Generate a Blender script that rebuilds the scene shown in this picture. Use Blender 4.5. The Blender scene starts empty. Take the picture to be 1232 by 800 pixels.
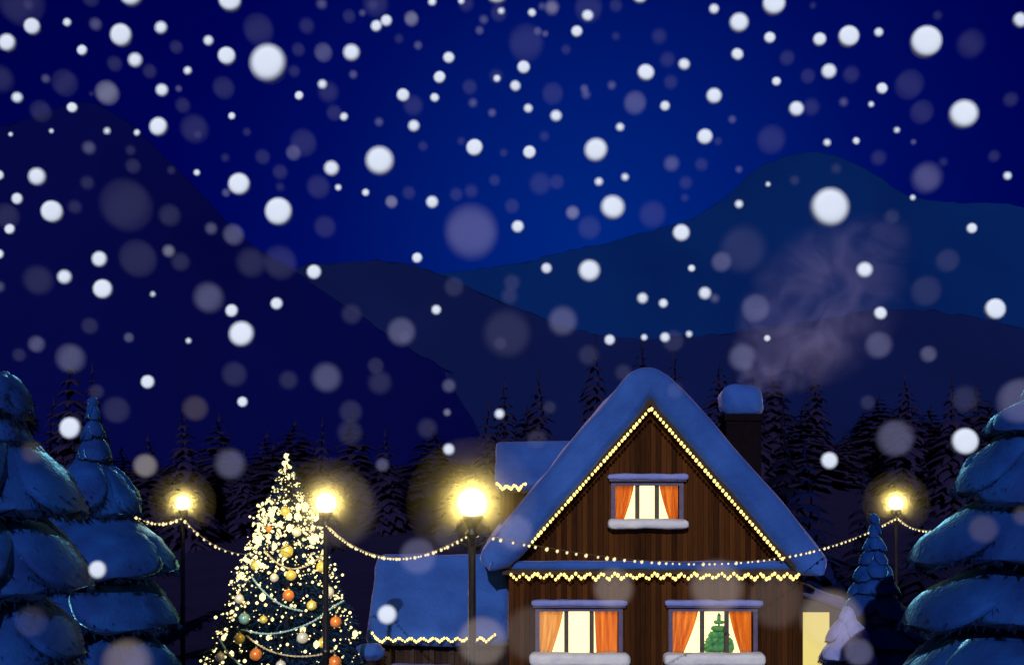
import bpy, bmesh, math, random
from mathutils import Vector, Matrix, noise
random.seed(7)
R = math.radians
scene = bpy.context.scene
COL = scene.collection
H, F, CX, HY = 6.3, 1321.0, 616.0, 605.0        # eye height, focal length in pixels, horizon

def P(px, py, Y):
    return Vector(((px - CX) * Y / F, Y, H - (py - HY) * Y / F))

# ------------------------------------------------------------------ materials
def new_mat(name):
    m = bpy.data.materials.new(name); m.use_nodes = True
    nt = m.node_tree; nt.nodes.clear()
    out = nt.nodes.new('ShaderNodeOutputMaterial')
    return m, nt, out

def N(nt, kind, **kw):
    n = nt.nodes.new('ShaderNode' + kind)
    for k, v in kw.items():
        if k in n.inputs: n.inputs[k].default_value = v
        else: setattr(n, k, v)
    return n

def surf(name, c1, c2=None, scale=3.0, rough=.8, bump=.0, bscale=20., spec=.3, stretch=None, sheen=None):
    """principled with a noise mix of two colours and a noise bump"""
    m, nt, out = new_mat(name)
    p = N(nt, 'BsdfPrincipled'); p.inputs['Roughness'].default_value = rough
    p.inputs['Specular IOR Level'].default_value = spec
    if sheen:
        p.inputs['Sheen Weight'].default_value = sheen[0]; p.inputs['Sheen Roughness'].default_value = sheen[1]; p.inputs['Sheen Tint'].default_value = (*sheen[2], 1)
    tc = N(nt, 'TexCoord')
    src = tc.outputs['Object']
    if stretch:
        mp = N(nt, 'Mapping'); mp.inputs['Scale'].default_value = stretch
        nt.links.new(src, mp.inputs['Vector']); src = mp.outputs['Vector']
    if c2 is None: c2 = tuple(c * .7 for c in c1)
    nz = N(nt, 'TexNoise'); nz.inputs['Scale'].default_value = scale; nz.inputs['Detail'].default_value = 5
    nt.links.new(src, nz.inputs['Vector'])
    rp = N(nt, 'ValToRGB'); rp.color_ramp.elements[0].position = .32; rp.color_ramp.elements[1].position = .68
    rp.color_ramp.elements[0].color = (*c2, 1); rp.color_ramp.elements[1].color = (*c1, 1)
    nt.links.new(nz.outputs['Fac'], rp.inputs['Fac']); nt.links.new(rp.outputs['Color'], p.inputs['Base Color'])
    if bump:
        n2 = N(nt, 'TexNoise'); n2.inputs['Scale'].default_value = bscale; n2.inputs['Detail'].default_value = 6
        nt.links.new(src, n2.inputs['Vector'])
        b = N(nt, 'Bump'); b.inputs['Strength'].default_value = bump; b.inputs['Distance'].default_value = .1
        nt.links.new(n2.outputs['Fac'], b.inputs['Height']); nt.links.new(b.outputs['Normal'], p.inputs['Normal'])
    nt.links.new(p.outputs['BSDF'], out.inputs['Surface'])
    return m

def emit(name, c, s, sampling=True):
    m, nt, out = new_mat(name)
    e = N(nt, 'Emission'); e.inputs['Color'].default_value = (*c, 1); e.inputs['Strength'].default_value = s
    nt.links.new(e.outputs[0], out.inputs['Surface'])
    if not sampling: m.cycles.emission_sampling = 'NONE'
    return m

def veil(name, c, a):
    """thin icy matter: mostly lets light through, scatters a little"""
    m, nt, out = new_mat(name)
    t = N(nt, 'BsdfTransparent'); d = N(nt, 'BsdfDiffuse'); d.inputs['Color'].default_value = (*c, 1)
    x = N(nt, 'MixShader'); x.inputs[0].default_value = a
    nt.links.new(t.outputs[0], x.inputs[1]); nt.links.new(d.outputs[0], x.inputs[2])
    nt.links.new(x.outputs[0], out.inputs['Surface'])
    return m

def plank_mat(name, dark, light, pitch):
    m, nt, out = new_mat(name)
    p = N(nt, 'BsdfPrincipled'); p.inputs['Roughness'].default_value = .8; p.inputs['Specular IOR Level'].default_value = .06
    tc = N(nt, 'TexCoord'); sp = N(nt, 'SeparateXYZ'); nt.links.new(tc.outputs['Object'], sp.inputs[0])
    dv = N(nt, 'Math', operation='DIVIDE'); dv.inputs[1].default_value = pitch; nt.links.new(sp.outputs['X'], dv.inputs[0])
    fl = N(nt, 'Math', operation='FLOOR'); nt.links.new(dv.outputs[0], fl.inputs[0])
    fr = N(nt, 'Math', operation='FRACT'); nt.links.new(dv.outputs[0], fr.inputs[0])
    wn = N(nt, 'TexWhiteNoise', noise_dimensions='1D'); nt.links.new(fl.outputs[0], wn.inputs['W'])
    mp = N(nt, 'Mapping'); mp.inputs['Scale'].default_value = (14, 14, .9); nt.links.new(tc.outputs['Object'], mp.inputs['Vector'])
    nz = N(nt, 'TexNoise'); nz.inputs['Scale'].default_value = 1.6; nz.inputs['Detail'].default_value = 7; nt.links.new(mp.outputs[0], nz.inputs['Vector'])
    ad = N(nt, 'Math', operation='MULTIPLY_ADD'); ad.inputs[1].default_value = .55; nt.links.new(wn.outputs['Value'], ad.inputs[0])
    ml = N(nt, 'Math', operation='MULTIPLY'); ml.inputs[1].default_value = .6; nt.links.new(nz.outputs['Fac'], ml.inputs[0])
    nt.links.new(ml.outputs[0], ad.inputs[2])
    rp = N(nt, 'ValToRGB'); rp.color_ramp.elements[0].position = .2; rp.color_ramp.elements[1].position = .85
    rp.color_ramp.elements[0].color = (*dark, 1); rp.color_ramp.elements[1].color = (*light, 1)
    nt.links.new(ad.outputs[0], rp.inputs['Fac']); nt.links.new(rp.outputs['Color'], p.inputs['Base Color'])
    # groove between boards
    pp = N(nt, 'Math', operation='PINGPONG'); pp.inputs[1].default_value = .5; nt.links.new(fr.outputs[0], pp.inputs[0])
    gr = N(nt, 'Math', operation='SMOOTH_MIN'); gr.inputs[1].default_value = .08; gr.inputs[2].default_value = .03; nt.links.new(pp.outputs[0], gr.inputs[0])
    sm = N(nt, 'Math', operation='MULTIPLY_ADD'); sm.inputs[1].default_value = .06; nt.links.new(nz.outputs['Fac'], sm.inputs[0]); nt.links.new(gr.outputs[0], sm.inputs[2])
    b = N(nt, 'Bump'); b.inputs['Strength'].default_value = .9; b.inputs['Distance'].default_value = .25
    nt.links.new(sm.outputs[0], b.inputs['Height']); nt.links.new(b.outputs['Normal'], p.inputs['Normal'])
    nt.links.new(p.outputs['BSDF'], out.inputs['Surface'])
    return m

M = {}
M['snow_roof'] = surf('roof_snow', (.022, .074, .32), (.012, .046, .22), .8, .8, .4, 7, .12, sheen=(.40, .35, (.70, .55, 1)))  # night blue put into the colour, lavender edge light into the sheen
M['snow_tree'] = surf('bough_snow', (.003, .034, .195), (.001, .011, .095), .9, .8, .3, 10, .1, sheen=(1.0, .22, (.25, .75, 1)))  # night blue put into the colour, the lamps' rim light into the cyan sheen
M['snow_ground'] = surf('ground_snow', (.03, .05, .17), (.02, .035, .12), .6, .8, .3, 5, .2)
M['snow_sill'] = surf('sill_snow', (.52, .51, .55), (.42, .42, .52), 3, .75, .25, 12, .25)  # window light on the sills put into this paler snow colour
M['needle_blue'] = surf('snowy_needles', (.001, .011, .058), (.0006, .004, .028), 1.3, .8, 0, spec=.1)
M['needle_dark'] = surf('dark_needles', (.004, .004, .024), (.0025, .0025, .015), 1.5, .9, 0, spec=.05)
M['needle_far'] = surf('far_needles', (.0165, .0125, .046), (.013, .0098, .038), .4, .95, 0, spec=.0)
M['needle_mid'] = surf('navy_needles', (.002, .006, .052), (.001, .003, .03), .8, .9, 0, spec=.05)
M['needle_xmas'] = surf('fir_needles', (.004, .030, .085), (.002, .012, .045), 3, .7, 0, spec=.2)
M['bark'] = surf('bark', (.02, .012, .012), (.008, .006, .008), 8, .9, .5, 30)
M['wood'] = plank_mat('brown_planks', (.013, .0035, .0012), (.060, .020, .005), .165)
M['wood_dark'] = plank_mat('dark_planks', (.010, .006, .007), (.035, .02, .016), .2)
M['beam'] = surf('dark_beam', (.028, .014, .008), (.012, .006, .004), 5, .7, .3, 25, stretch=(1, 1, 6))
M['frame'] = surf('window_frame', (.075, .06, .13), (.05, .04, .1), 6, .6, .15, 30)
M['mullion'] = surf('window_mullion', (.06, .045, .04), (.035, .028, .028), 6, .6)
M['iron'] = surf('lamp_iron', (.012, .010, .012), (.007, .006, .008), 9, .38, .1, 40, .5)
M['brick'] = surf('dark_brick', (.005, .003, .006), (.003, .002, .004), 6, .95, .5, 18, .03)  # brick toned close to black
M['cord'] = surf('cord', (.12, .09, .05), None, 9, .7)
M['bulb'] = emit('garland_bulb', (1, .72, .20), 2.4)
M['bulb_string'] = emit('string_bulb', (1, .80, .42), 1.3)
M['fairy'] = emit('fairy_bulb', (1, .82, .36), 2.2)
M['room'] = emit('lit_room', (1, .83, .36), 2.2)
M['room2'] = emit('porch_glow', (1, .82, .26), .85)
def glass():
    m, nt, out = new_mat('window_glass')
    t = N(nt, 'BsdfTransparent'); g = N(nt, 'BsdfGlossy'); g.inputs['Roughness'].default_value = .05
    x = N(nt, 'MixShader'); x.inputs[0].default_value = .04
    nt.links.new(t.outputs[0], x.inputs[1]); nt.links.new(g.outputs[0], x.inputs[2]); nt.links.new(x.outputs[0], out.inputs[0])
    return m
M['glass'] = glass()
def curtain(name, c, d):
    m, nt, out = new_mat(name)
    tc = N(nt, 'TexCoord'); mp = N(nt, 'Mapping'); mp.inputs['Scale'].default_value = (7, 7, .5)
    nt.links.new(tc.outputs['Object'], mp.inputs[0])
    nz = N(nt, 'TexNoise'); nz.inputs['Scale'].default_value = 1.3; nt.links.new(mp.outputs[0], nz.inputs['Vector'])
    rp = N(nt, 'ValToRGB'); rp.color_ramp.elements[0].color = (*d, 1); rp.color_ramp.elements[1].color = (*c, 1)
    rp.color_ramp.elements[0].position = .35; rp.color_ramp.elements[1].position = .65
    nt.links.new(nz.outputs['Fac'], rp.inputs[0])
    a = N(nt, 'BsdfTranslucent'); b = N(nt, 'BsdfDiffuse'); x = N(nt, 'MixShader'); x.inputs[0].default_value = .35
    for q in (a, b): nt.links.new(rp.outputs[0], q.inputs['Color'])
    nt.links.new(a.outputs[0], x.inputs[1]); nt.links.new(b.outputs[0], x.inputs[2]); nt.links.new(x.outputs[0], out.inputs[0])
    return m
M['curtain'] = curtain('orange_curtain', (.62, .19, .035), (.42, .08, .012))
M['curtain_pale'] = curtain('pale_orange_curtain', (.64, .33, .12), (.52, .20, .05))
def globe():
    m, nt, out = new_mat('lamp_globe')
    t = N(nt, 'BsdfTransparent'); e = N(nt, 'Emission'); e.inputs['Color'].default_value = (1, .90, .34, 1); e.inputs['Strength'].default_value = 1.5
    x = N(nt, 'MixShader'); x.inputs[0].default_value = .5
    nt.links.new(t.outputs[0], x.inputs[1]); nt.links.new(e.outputs[0], x.inputs[2]); nt.links.new(x.outputs[0], out.inputs[0])
    return m
M['globe'] = globe()
def mist():
    m, nt, out = new_mat('lamp_mist')
    v = N(nt, 'VolumePrincipled'); v.inputs['Color'].default_value = (.92, .84, .55, 1)
    tc = N(nt, 'TexCoord'); le = N(nt, 'VectorMath', operation='LENGTH'); mp = N(nt, 'VectorMath', operation='SUBTRACT'); mp.inputs[1].default_value = (0, 0, 6.3)
    nt.links.new(tc.outputs['Object'], mp.inputs[0]); nt.links.new(mp.outputs[0], le.inputs[0])
    mr = N(nt, 'MapRange'); mr.inputs['From Min'].default_value = .24; mr.inputs['From Max'].default_value = 1.15; mr.inputs['To Min'].default_value = 1; mr.inputs['To Max'].default_value = 0
    nt.links.new(le.outputs['Value'], mr.inputs['Value'])
    pw = N(nt, 'Math', operation='POWER'); pw.inputs[1].default_value = 4.0; nt.links.new(mr.outputs[0], pw.inputs[0])
    ma = N(nt, 'Math', operation='MULTIPLY_ADD'); ma.inputs[1].default_value = .22; ma.inputs[2].default_value = .006; nt.links.new(pw.outputs[0], ma.inputs[0])
    nt.links.new(ma.outputs[0], v.inputs['Density'])
    nt.links.new(v.outputs[0], out.inputs['Volume'])
    return m
M['mist'] = mist()
def shiny(name, c, rough=.22, metal=.5):
    m, nt, out = new_mat(name)
    p = N(nt, 'BsdfPrincipled'); p.inputs['Base Color'].default_value = (*c, 1)
    p.inputs['Roughness'].default_value = rough; p.inputs['Metallic'].default_value = metal
    p.inputs['Coat Weight'].default_value = .5
    nt.links.new(p.outputs[0], out.inputs[0])
    return m
M['gold'] = shiny('gold_bauble', (.95, .72, .14), .3, .25)
M['orange'] = shiny('orange_bauble', (.95, .26, .05), .3, .2)
M['pearl'] = shiny('pearl_bauble', (.9, .82, .62), .3, .15)
M['teal'] = shiny('teal_bauble', (.22, .42, .36), .3, .2)
M['cap'] = shiny('bauble_cap', (.7, .55, .25), .3, .9)
M['garland_teal'] = surf('teal_garland', (.42, .62, .58), (.25, .42, .42), 20, .5)
M['garland_gold'] = surf('gold_garland', (.72, .58, .36), (.5, .38, .2), 20, .5)
M['green'] = surf('window_fir', (.10, .36, .10), (.03, .18, .06), 5, .7)
M['flake'] = surf('flake_white', (.86, .93, 1.0), (.84, .91, .99), 2, .9, 0, spec=.2)
M['smoke'] = veil('smoke', (.50, .50, 1.0), .0125)

# ------------------------------------------------------------------ mesh helpers
OFF = {}
def tag(o, label=None, cat=None, group=None, kind=None):
    if label: o['label'] = label
    if cat: o['category'] = cat
    if group: o['group'] = group
    if kind: o['kind'] = kind
    return o

def thing(name, label, cat, loc, group=None):
    o = bpy.data.objects.new(name, None); o.empty_display_size = .3
    o.location = loc; COL.objects.link(o); OFF[o.name] = Vector(loc)
    return tag(o, label, cat, group)

def obj(name, bm, mat, parent=None, smooth=True, origin=None):
    """links the bmesh (built in world coordinates) as ONE mesh object"""
    me = bpy.data.meshes.new(name)
    off = OFF[parent.name] if parent else (Vector(origin) if origin is not None else Vector((0, 0, 0)))
    if off.length: bmesh.ops.translate(bm, verts=bm.verts, vec=-off)
    bm.to_mesh(me); bm.free()
    if smooth: me.polygons.foreach_set('use_smooth', [True] * len(me.polygons))
    me.materials.append(mat)
    o = bpy.data.objects.new(name, me); COL.objects.link(o)
    if parent: o.parent = parent
    elif origin is not None: o.location = off
    OFF[o.name] = off
    return o

def copy_tree(o, parent=None):
    c = o.copy(); COL.objects.link(c); OFF[c.name] = OFF.get(o.name, Vector())
    if parent: c.parent = parent
    for ch in list(o.children): copy_tree(ch, c)
    return c

def BM(): return bmesh.new()

def box(bm, a, b):
    x0, y0, z0 = a; x1, y1, z1 = b
    v = [bm.verts.new(p) for p in ((x0,y0,z0),(x1,y0,z0),(x1,y1,z0),(x0,y1,z0),(x0,y0,z1),(x1,y0,z1),(x1,y1,z1),(x0,y1,z1))]
    for f in ((0,3,2,1),(4,5,6,7),(0,1,5,4),(1,2,6,5),(2,3,7,6),(3,0,4,7)): bm.faces.new([v[i] for i in f])

def ball(bm, c, r, sub=2, sc=(1, 1, 1), jit=0., seed=0.):
    g = bmesh.ops.create_icosphere(bm, subdivisions=sub, radius=1)
    for v in g['verts']:
        k = 1 + jit * noise.noise(v.co * 1.7 + Vector((seed, seed * 1.3, 0)))
        v.co = Vector(c) + Vector((v.co.x * sc[0], v.co.y * sc[1], v.co.z * sc[2])) * r * k

def frame_of(d):
    d = d.normalized(); u = d.cross(Vector((0, 0, 1)))
    if u.length < 1e-3: u = Vector((1, 0, 0))
    u.normalize(); return u, u.cross(d).normalized()

def tube(bm, pts, r, seg=8, cap=True):
    rings = []
    n = len(pts)
    for i, p in enumerate(pts):
        d = (pts[min(i + 1, n - 1)] - pts[max(i - 1, 0)])
        u, w = frame_of(d); rr = r[i] if isinstance(r, (list, tuple)) else r
        rings.append([bm.verts.new(p + (u * math.cos(2 * math.pi * k / seg) + w * math.sin(2 * math.pi * k / seg)) * rr) for k in range(seg)])
    for a, b in zip(rings, rings[1:]):
        for k in range(seg): bm.faces.new((a[k], a[(k + 1) % seg], b[(k + 1) % seg], b[k]))
    if cap: bm.faces.new(rings[0]); bm.faces.new(rings[-1][::-1])

def lathe(bm, prof, c=(0, 0, 0), seg=20):
    c = Vector(c); rings = []
    for r, z in prof:
        rings.append([bm.verts.new(c + Vector((r * math.cos(2 * math.pi * k / seg), r * math.sin(2 * math.pi * k / seg), z))) for k in range(seg)])
    for a, b in zip(rings, rings[1:]):
        for k in range(seg): bm.faces.new((a[k], a[(k + 1) % seg], b[(k + 1) % seg], b[k]))
    bm.faces.new(rings[0][::-1]); bm.faces.new(rings[-1])

def slab(bm, size, r, mat=None, cuts=10, jit=0., jscale=1., seed=0.):
    """rounded box with uneven faces, like settled snow"""
    t = bmesh.new(); bmesh.ops.create_cube(t, size=2)
    bmesh.ops.subdivide_edges(t, edges=t.edges[:], cuts=cuts, use_grid_fill=True)
    hx, hy, hz = (s / 2 for s in size); rx, ry, rz = min(r, hx), min(r, hy), min(r, hz)
    def wrap(q, h, rr):                # concentrate the grid lines near the edges
        s = math.copysign(1, q); a = abs(q)
        return s * h * (1 - (1 - a) ** 1.35)
    for v in t.verts:
        p = Vector((wrap(v.co.x, hx, rx), wrap(v.co.y, hy, ry), wrap(v.co.z, hz, rz)))
        c = Vector((max(-hx + rx, min(hx - rx, p.x)), max(-hy + ry, min(hy - ry, p.y)), max(-hz + rz, min(hz - rz, p.z))))
        d = p - c
        e = Vector((d.x / rx, d.y / ry, d.z / rz))
        if e.length > 1e-6:
            e.normalize(); p = c + Vector((e.x * rx, e.y * ry, e.z * rz))
            p += e * jit * (noise.noise(p * jscale + Vector((seed, 0, seed))) + .5 * noise.noise(p * jscale * 2.7))
        v.co = (mat @ p) if mat else p
    me = bpy.data.meshes.new('tmp'); t.to_mesh(me); t.free(); bm.from_mesh(me); bpy.data.meshes.remove(me)

def loft_profile(bm, outer, inner, y0, y1, Rd, layers=6, jit=0., js=.9):
    """band between an outer and an inner line in (x,z), run back from y0 to y1 with a rounded front edge"""
    m = len(outer); prof = list(outer) + list(inner)[::-1]
    n = len(prof); pts = [Vector(p) for p in prof]
    lay = []
    for j in range(layers + 1):
        th = math.pi / 2 * j / layers; lay.append((1 - math.sin(th), y0 + Rd * (1 - math.cos(th))))
    for j in range(1, 15): lay.append((0, y0 + Rd + (y1 - y0 - Rd) * j / 14))
    rings = []
    for ins, y in lay:
        ring = []
        for i in range(n):
            o_ = pts[n - 1 - i]; half = (o_ - pts[i]) / 2         # the facing point on the other line
            q = pts[i] + half * min(.97, ins * min(1, Rd / max(1e-6, half.length)))
            k = jit * noise.noise(Vector((q.x * js, y * js, q.y * js)))
            if half.length > 1e-6: q = q - half.normalized() * k
            ring.append(bm.verts.new((q.x, y, q.y)))
        rings.append(ring)
    for a, b in zip(rings, rings[1:]):
        for k in range(n): bm.faces.new((a[k], b[k], b[(k + 1) % n], a[(k + 1) % n]))
    for ring in (rings[0], rings[-1]):
        for k in range(m - 1): bm.faces.new((ring[k], ring[k + 1], ring[n - 2 - k], ring[n - 1 - k]))
    bmesh.ops.recalc_face_normals(bm, faces=bm.faces)

def spline(pts, n):
    """Catmull-Rom through 2D points"""
    out = []
    for i in range(len(pts) - 1):
        p0, p1, p2, p3 = pts[max(i - 1, 0)], pts[i], pts[i + 1], pts[min(i + 2, len(pts) - 1)]
        for k in range(n):
            t = k / n
            out.append(tuple(.5 * (2 * b + (c - a) * t + (2 * a - 5 * b + 4 * c - d) * t * t + (3 * b - a - 3 * c + d) * t ** 3) for a, b, c, d in zip(p0, p1, p2, p3)))
    out.append(tuple(pts[-1])); return out

def wall_with_holes(outline, holes, y0, y1):
    """outline, holes: lists of (x,z). A solid wall between y0 and y1 with openings right through"""
    cu = bpy.data.curves.new('tmp', 'CURVE'); cu.dimensions = '2D'; cu.fill_mode = 'BOTH'; cu.extrude = abs(y1 - y0) / 2
    for loop in [outline] + holes:
        s = cu.splines.new('POLY'); s.points.add(len(loop) - 1); s.use_cyclic_u = True
        for p, (x, z) in zip(s.points, loop): p.co = (x, z, 0, 1)
    o = bpy.data.objects.new('tmp', cu); COL.objects.link(o)
    bpy.context.view_layer.update()
    dg = bpy.context.evaluated_depsgraph_get()
    me = bpy.data.meshes.new_from_object(o.evaluated_get(dg))
    bm = bmesh.new(); bm.from_mesh(me)
    for v in bm.verts: v.co = Vector((v.co.x, (y0 + y1) / 2 - v.co.z, v.co.y))
    bmesh.ops.remove_doubles(bm, verts=bm.verts, dist=1e-5)
    bmesh.ops.recalc_face_normals(bm, faces=bm.faces)
    bpy.data.objects.remove(o); bpy.data.curves.remove(cu); bpy.data.meshes.remove(me)
    return bm

ORD = ['first','second','third','fourth','fifth','sixth','seventh','eighth','ninth','tenth','eleventh','twelfth','thirteenth','fourteenth','fifteenth','sixteenth','seventeenth','eighteenth','nineteenth','twentieth','twenty-first','twenty-second','twenty-third','twenty-fourth','twenty-fifth','twenty-sixth','twenty-seventh','twenty-eighth','twenty-ninth','thirtieth']

# ------------------------------------------------------------------ camera, world, moon
cam = bpy.data.cameras.new('camera'); co = bpy.data.objects.new('camera', cam); COL.objects.link(co)
co.location = (0, 0, H); co.rotation_euler = (R(90), 0, 0)
cam.sensor_fit = 'HORIZONTAL'; cam.sensor_width = 36; cam.lens = 36 * F / 1232
cam.shift_y = (HY - 400) / 1232; cam.clip_start = .1; cam.clip_end = 6000
cam.dof.use_dof = True; cam.dof.focus_distance = 30; cam.dof.aperture_fstop = .95
scene.camera = co

SUN_EL, SUN_AZ = 22, 6            # degrees; the moon stands behind the camera, a little to the left
w = bpy.data.worlds.new('World'); scene.world = w; w.use_nodes = True
nt = w.node_tree; nt.nodes.clear()
out = nt.nodes.new('ShaderNodeOutputWorld'); bg = nt.nodes.new('ShaderNodeBackground')
sky = nt.nodes.new('ShaderNodeTexSky'); sky.sky_type = 'NISHITA'; sky.sun_disc = False
sky.sun_elevation = R(SUN_EL); sky.sun_rotation = R(180 + SUN_AZ)
tint = N(nt, 'Mix', data_type='RGBA', blend_type='MULTIPLY'); tint.inputs['Factor'].default_value = 1
tint.inputs[7].default_value = (.0, .002, .03, 1)
nt.links.new(sky.outputs[0], tint.inputs[6])
tc = nt.nodes.new('ShaderNodeTexCoord')
dv = N(nt, 'VectorMath', operation='DOT_PRODUCT')
d0 = (P(720, 300, 10) - Vector((0, 0, H))).normalized(); dv.inputs[1].default_value = d0
nm = N(nt, 'VectorMath', operation='NORMALIZE'); nt.links.new(tc.outputs['Generated'], nm.inputs[0]); nt.links.new(nm.outputs[0], dv.inputs[0])
ac = N(nt, 'Math', operation='ARCCOSINE'); nt.links.new(dv.outputs['Value'], ac.inputs[0])
rp = N(nt, 'ValToRGB'); cr = rp.color_ramp
cr.elements[0].position = 0; cr.elements[0].color = (.000, .019, .195, 1)
cr.elements[1].position = .55; cr.elements[1].color = (.0, .0, .050, 1)
for pos, c in ((.12, (.0, .011, .155, 1)), (.24, (.0, .003, .102, 1)), (.36, (.0, .0003, .072, 1))):
    e = cr.elements.new(pos); e.color = c
nt.links.new(ac.outputs[0], rp.inputs[0])
sc_ = N(nt, 'Mix', data_type='RGBA', blend_type='MULTIPLY'); sc_.inputs['Factor'].default_value = 1
sc_.inputs[7].default_value = (10, 10, 10, 1); nt.links.new(rp.outputs[0], sc_.inputs[6])
ad = N(nt, 'Mix', data_type='RGBA', blend_type='ADD'); ad.inputs['Factor'].default_value = 1
nt.links.new(sc_.outputs[2], ad.inputs[6]); nt.links.new(tint.outputs[2], ad.inputs[7])
nt.links.new(ad.outputs[2], bg.inputs[0]); bg.inputs[1].default_value = .1
nt.links.new(bg.outputs[0], out.inputs[0])
sl = bpy.data.lights.new('moon', 'SUN'); sl.energy = 2.9; sl.angle = R(.5); sl.color = (.96, .97, 1.0)
so = bpy.data.objects.new('moon', sl); COL.objects.link(so); so.location = (-10, -20, 30)
dirv = Vector((math.sin(R(SUN_AZ)) * math.cos(R(SUN_EL)), math.cos(R(SUN_AZ)) * math.cos(R(SUN_EL)), -math.sin(R(SUN_EL))))
so.rotation_euler = dirv.to_track_quat('-Z', 'Y').to_euler()
scene.view_settings.view_transform = 'Standard'; scene.view_settings.look = 'None'
scene.view_settings.exposure = 0; scene.view_settings.gamma = 1; scene.view_settings.use_curve_mapping = False
scene.cycles.transparent_max_bounces = 40; scene.cycles.max_bounces = 6
scene.cycles.use_denoising = True

# ------------------------------------------------------------------ setting: ground, hill, mountains
def sheet(name, x0, x1, y0, y1, nx, ny, fz, mat):
    bm = BM(); g = []
    for j in range(ny + 1):
        row = []
        for i in range(nx + 1):
            x = x0 + (x1 - x0) * i / nx; y = y0 + (y1 - y0) * j / ny
            row.append(bm.verts.new((x, y, fz(x, y))))
        g.append(row)
    for j in range(ny):
        for i in range(nx): bm.faces.new((g[j][i], g[j][i + 1], g[j + 1][i + 1], g[j + 1][i]))
    o = obj(name, bm, mat); o['kind'] = 'structure'; return o
sheet('ground', -700, 700, -60, 1500, 240, 260, lambda x, y: -.02 if y > 60 or abs(x) > 60 else .10 * noise.noise(Vector((x * .25, y * .25, 0))) - .08, M['snow_ground'])
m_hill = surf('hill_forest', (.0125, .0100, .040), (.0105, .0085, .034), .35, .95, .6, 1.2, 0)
def hill_z(x, y):
    t = max(0, min(1, (y - 45) / 75)); t = t * t * (3 - 2 * t)
    px = x / 120 * F + CX
    top = 10.5 + 2.2 * noise.noise(Vector((x * .03, 0, 3.1))) + (2.5 if px > 560 else 0) * max(0, min(1, (px - 560) / 200))
    return -.06 + t * top + .5 * t * noise.noise(Vector((x * .2, y * .2, 1)))
sheet('hill', -120, 120, 45, 150, 120, 60, hill_z, m_hill)

def mountain(name, pts, Y, mat, depth=160, rough=5., foot=-20):
    """ridge line given in the direction it is seen, as a solid ridge with slopes to both sides"""
    bm = BM(); line = spline(pts, 22); rows = 12; g = []
    for i, (px, py) in enumerate(line):
        top = P(px, py, Y); col = []
        for j in range(rows * 2 + 1):
            t = j / rows - 1; t = math.copysign(abs(t) ** 2.6, t)      # -1 front foot ... 0 crest ... 1 back foot
            f = 1 - abs(t) ** .9
            n_ = noise.fractal(Vector((top.x * .012, t * 2.2, Y * .01)), 1.0, 2.0, 4)
            z = foot + (top.z - foot) * f + rough * n_ * (1 - f) * f * 4
            if j == rows: z = top.z + rough * (.36 * noise.noise(Vector((top.x * .05, 0, Y))) + .28 * noise.noise(Vector((top.x * .15, 4, Y))))
            col.append(bm.verts.new((top.x + rough * 1.5 * n_ * abs(t), Y + t * depth, z)))
        g.append(col)
    for a, b in zip(g, g[1:]):
        for k in range(rows * 2): bm.faces.new((a[k], b[k], b[k + 1], a[k + 1]))
    o = obj(name, bm, mat); o['kind'] = 'structure'; return o
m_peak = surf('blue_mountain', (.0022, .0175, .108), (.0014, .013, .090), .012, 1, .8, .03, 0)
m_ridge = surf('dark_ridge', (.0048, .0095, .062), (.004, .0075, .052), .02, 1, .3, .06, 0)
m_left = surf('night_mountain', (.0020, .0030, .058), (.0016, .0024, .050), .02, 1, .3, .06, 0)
mountain('mountain_peak', [(430, 420), (510, 338), (560, 326), (610, 319), (690, 301), (760, 284), (830, 263), (870, 240), (905, 207), (940, 190), (985, 183), (1030, 198), (1062, 216), (1095, 236), (1150, 244), (1232, 250), (1320, 300), (1420, 380)], 820, m_peak)
mountain('mountain_ridge', [(-220, 452), (-100, 446), (0, 440), (90, 430), (170, 408), (235, 382), (300, 345), (350, 324), (400, 316), (450, 314), (490, 317), (530, 332), (580, 352), (640, 378), (700, 398), (780, 408), (880, 400), (980, 385), (1080, 372), (1160, 380), (1250, 400), (1330, 440)], 460, m_ridge, depth=100)
mountain('mountain_slope', [(-260, 300), (-120, 220), (-30, 165), (40, 140), (105, 124), (150, 146), (200, 190), (245, 236), (300, 292), (360, 330), (430, 378), (510, 430), (600, 490), (700, 560), (760, 620)], 430, m_left, depth=90)

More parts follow.
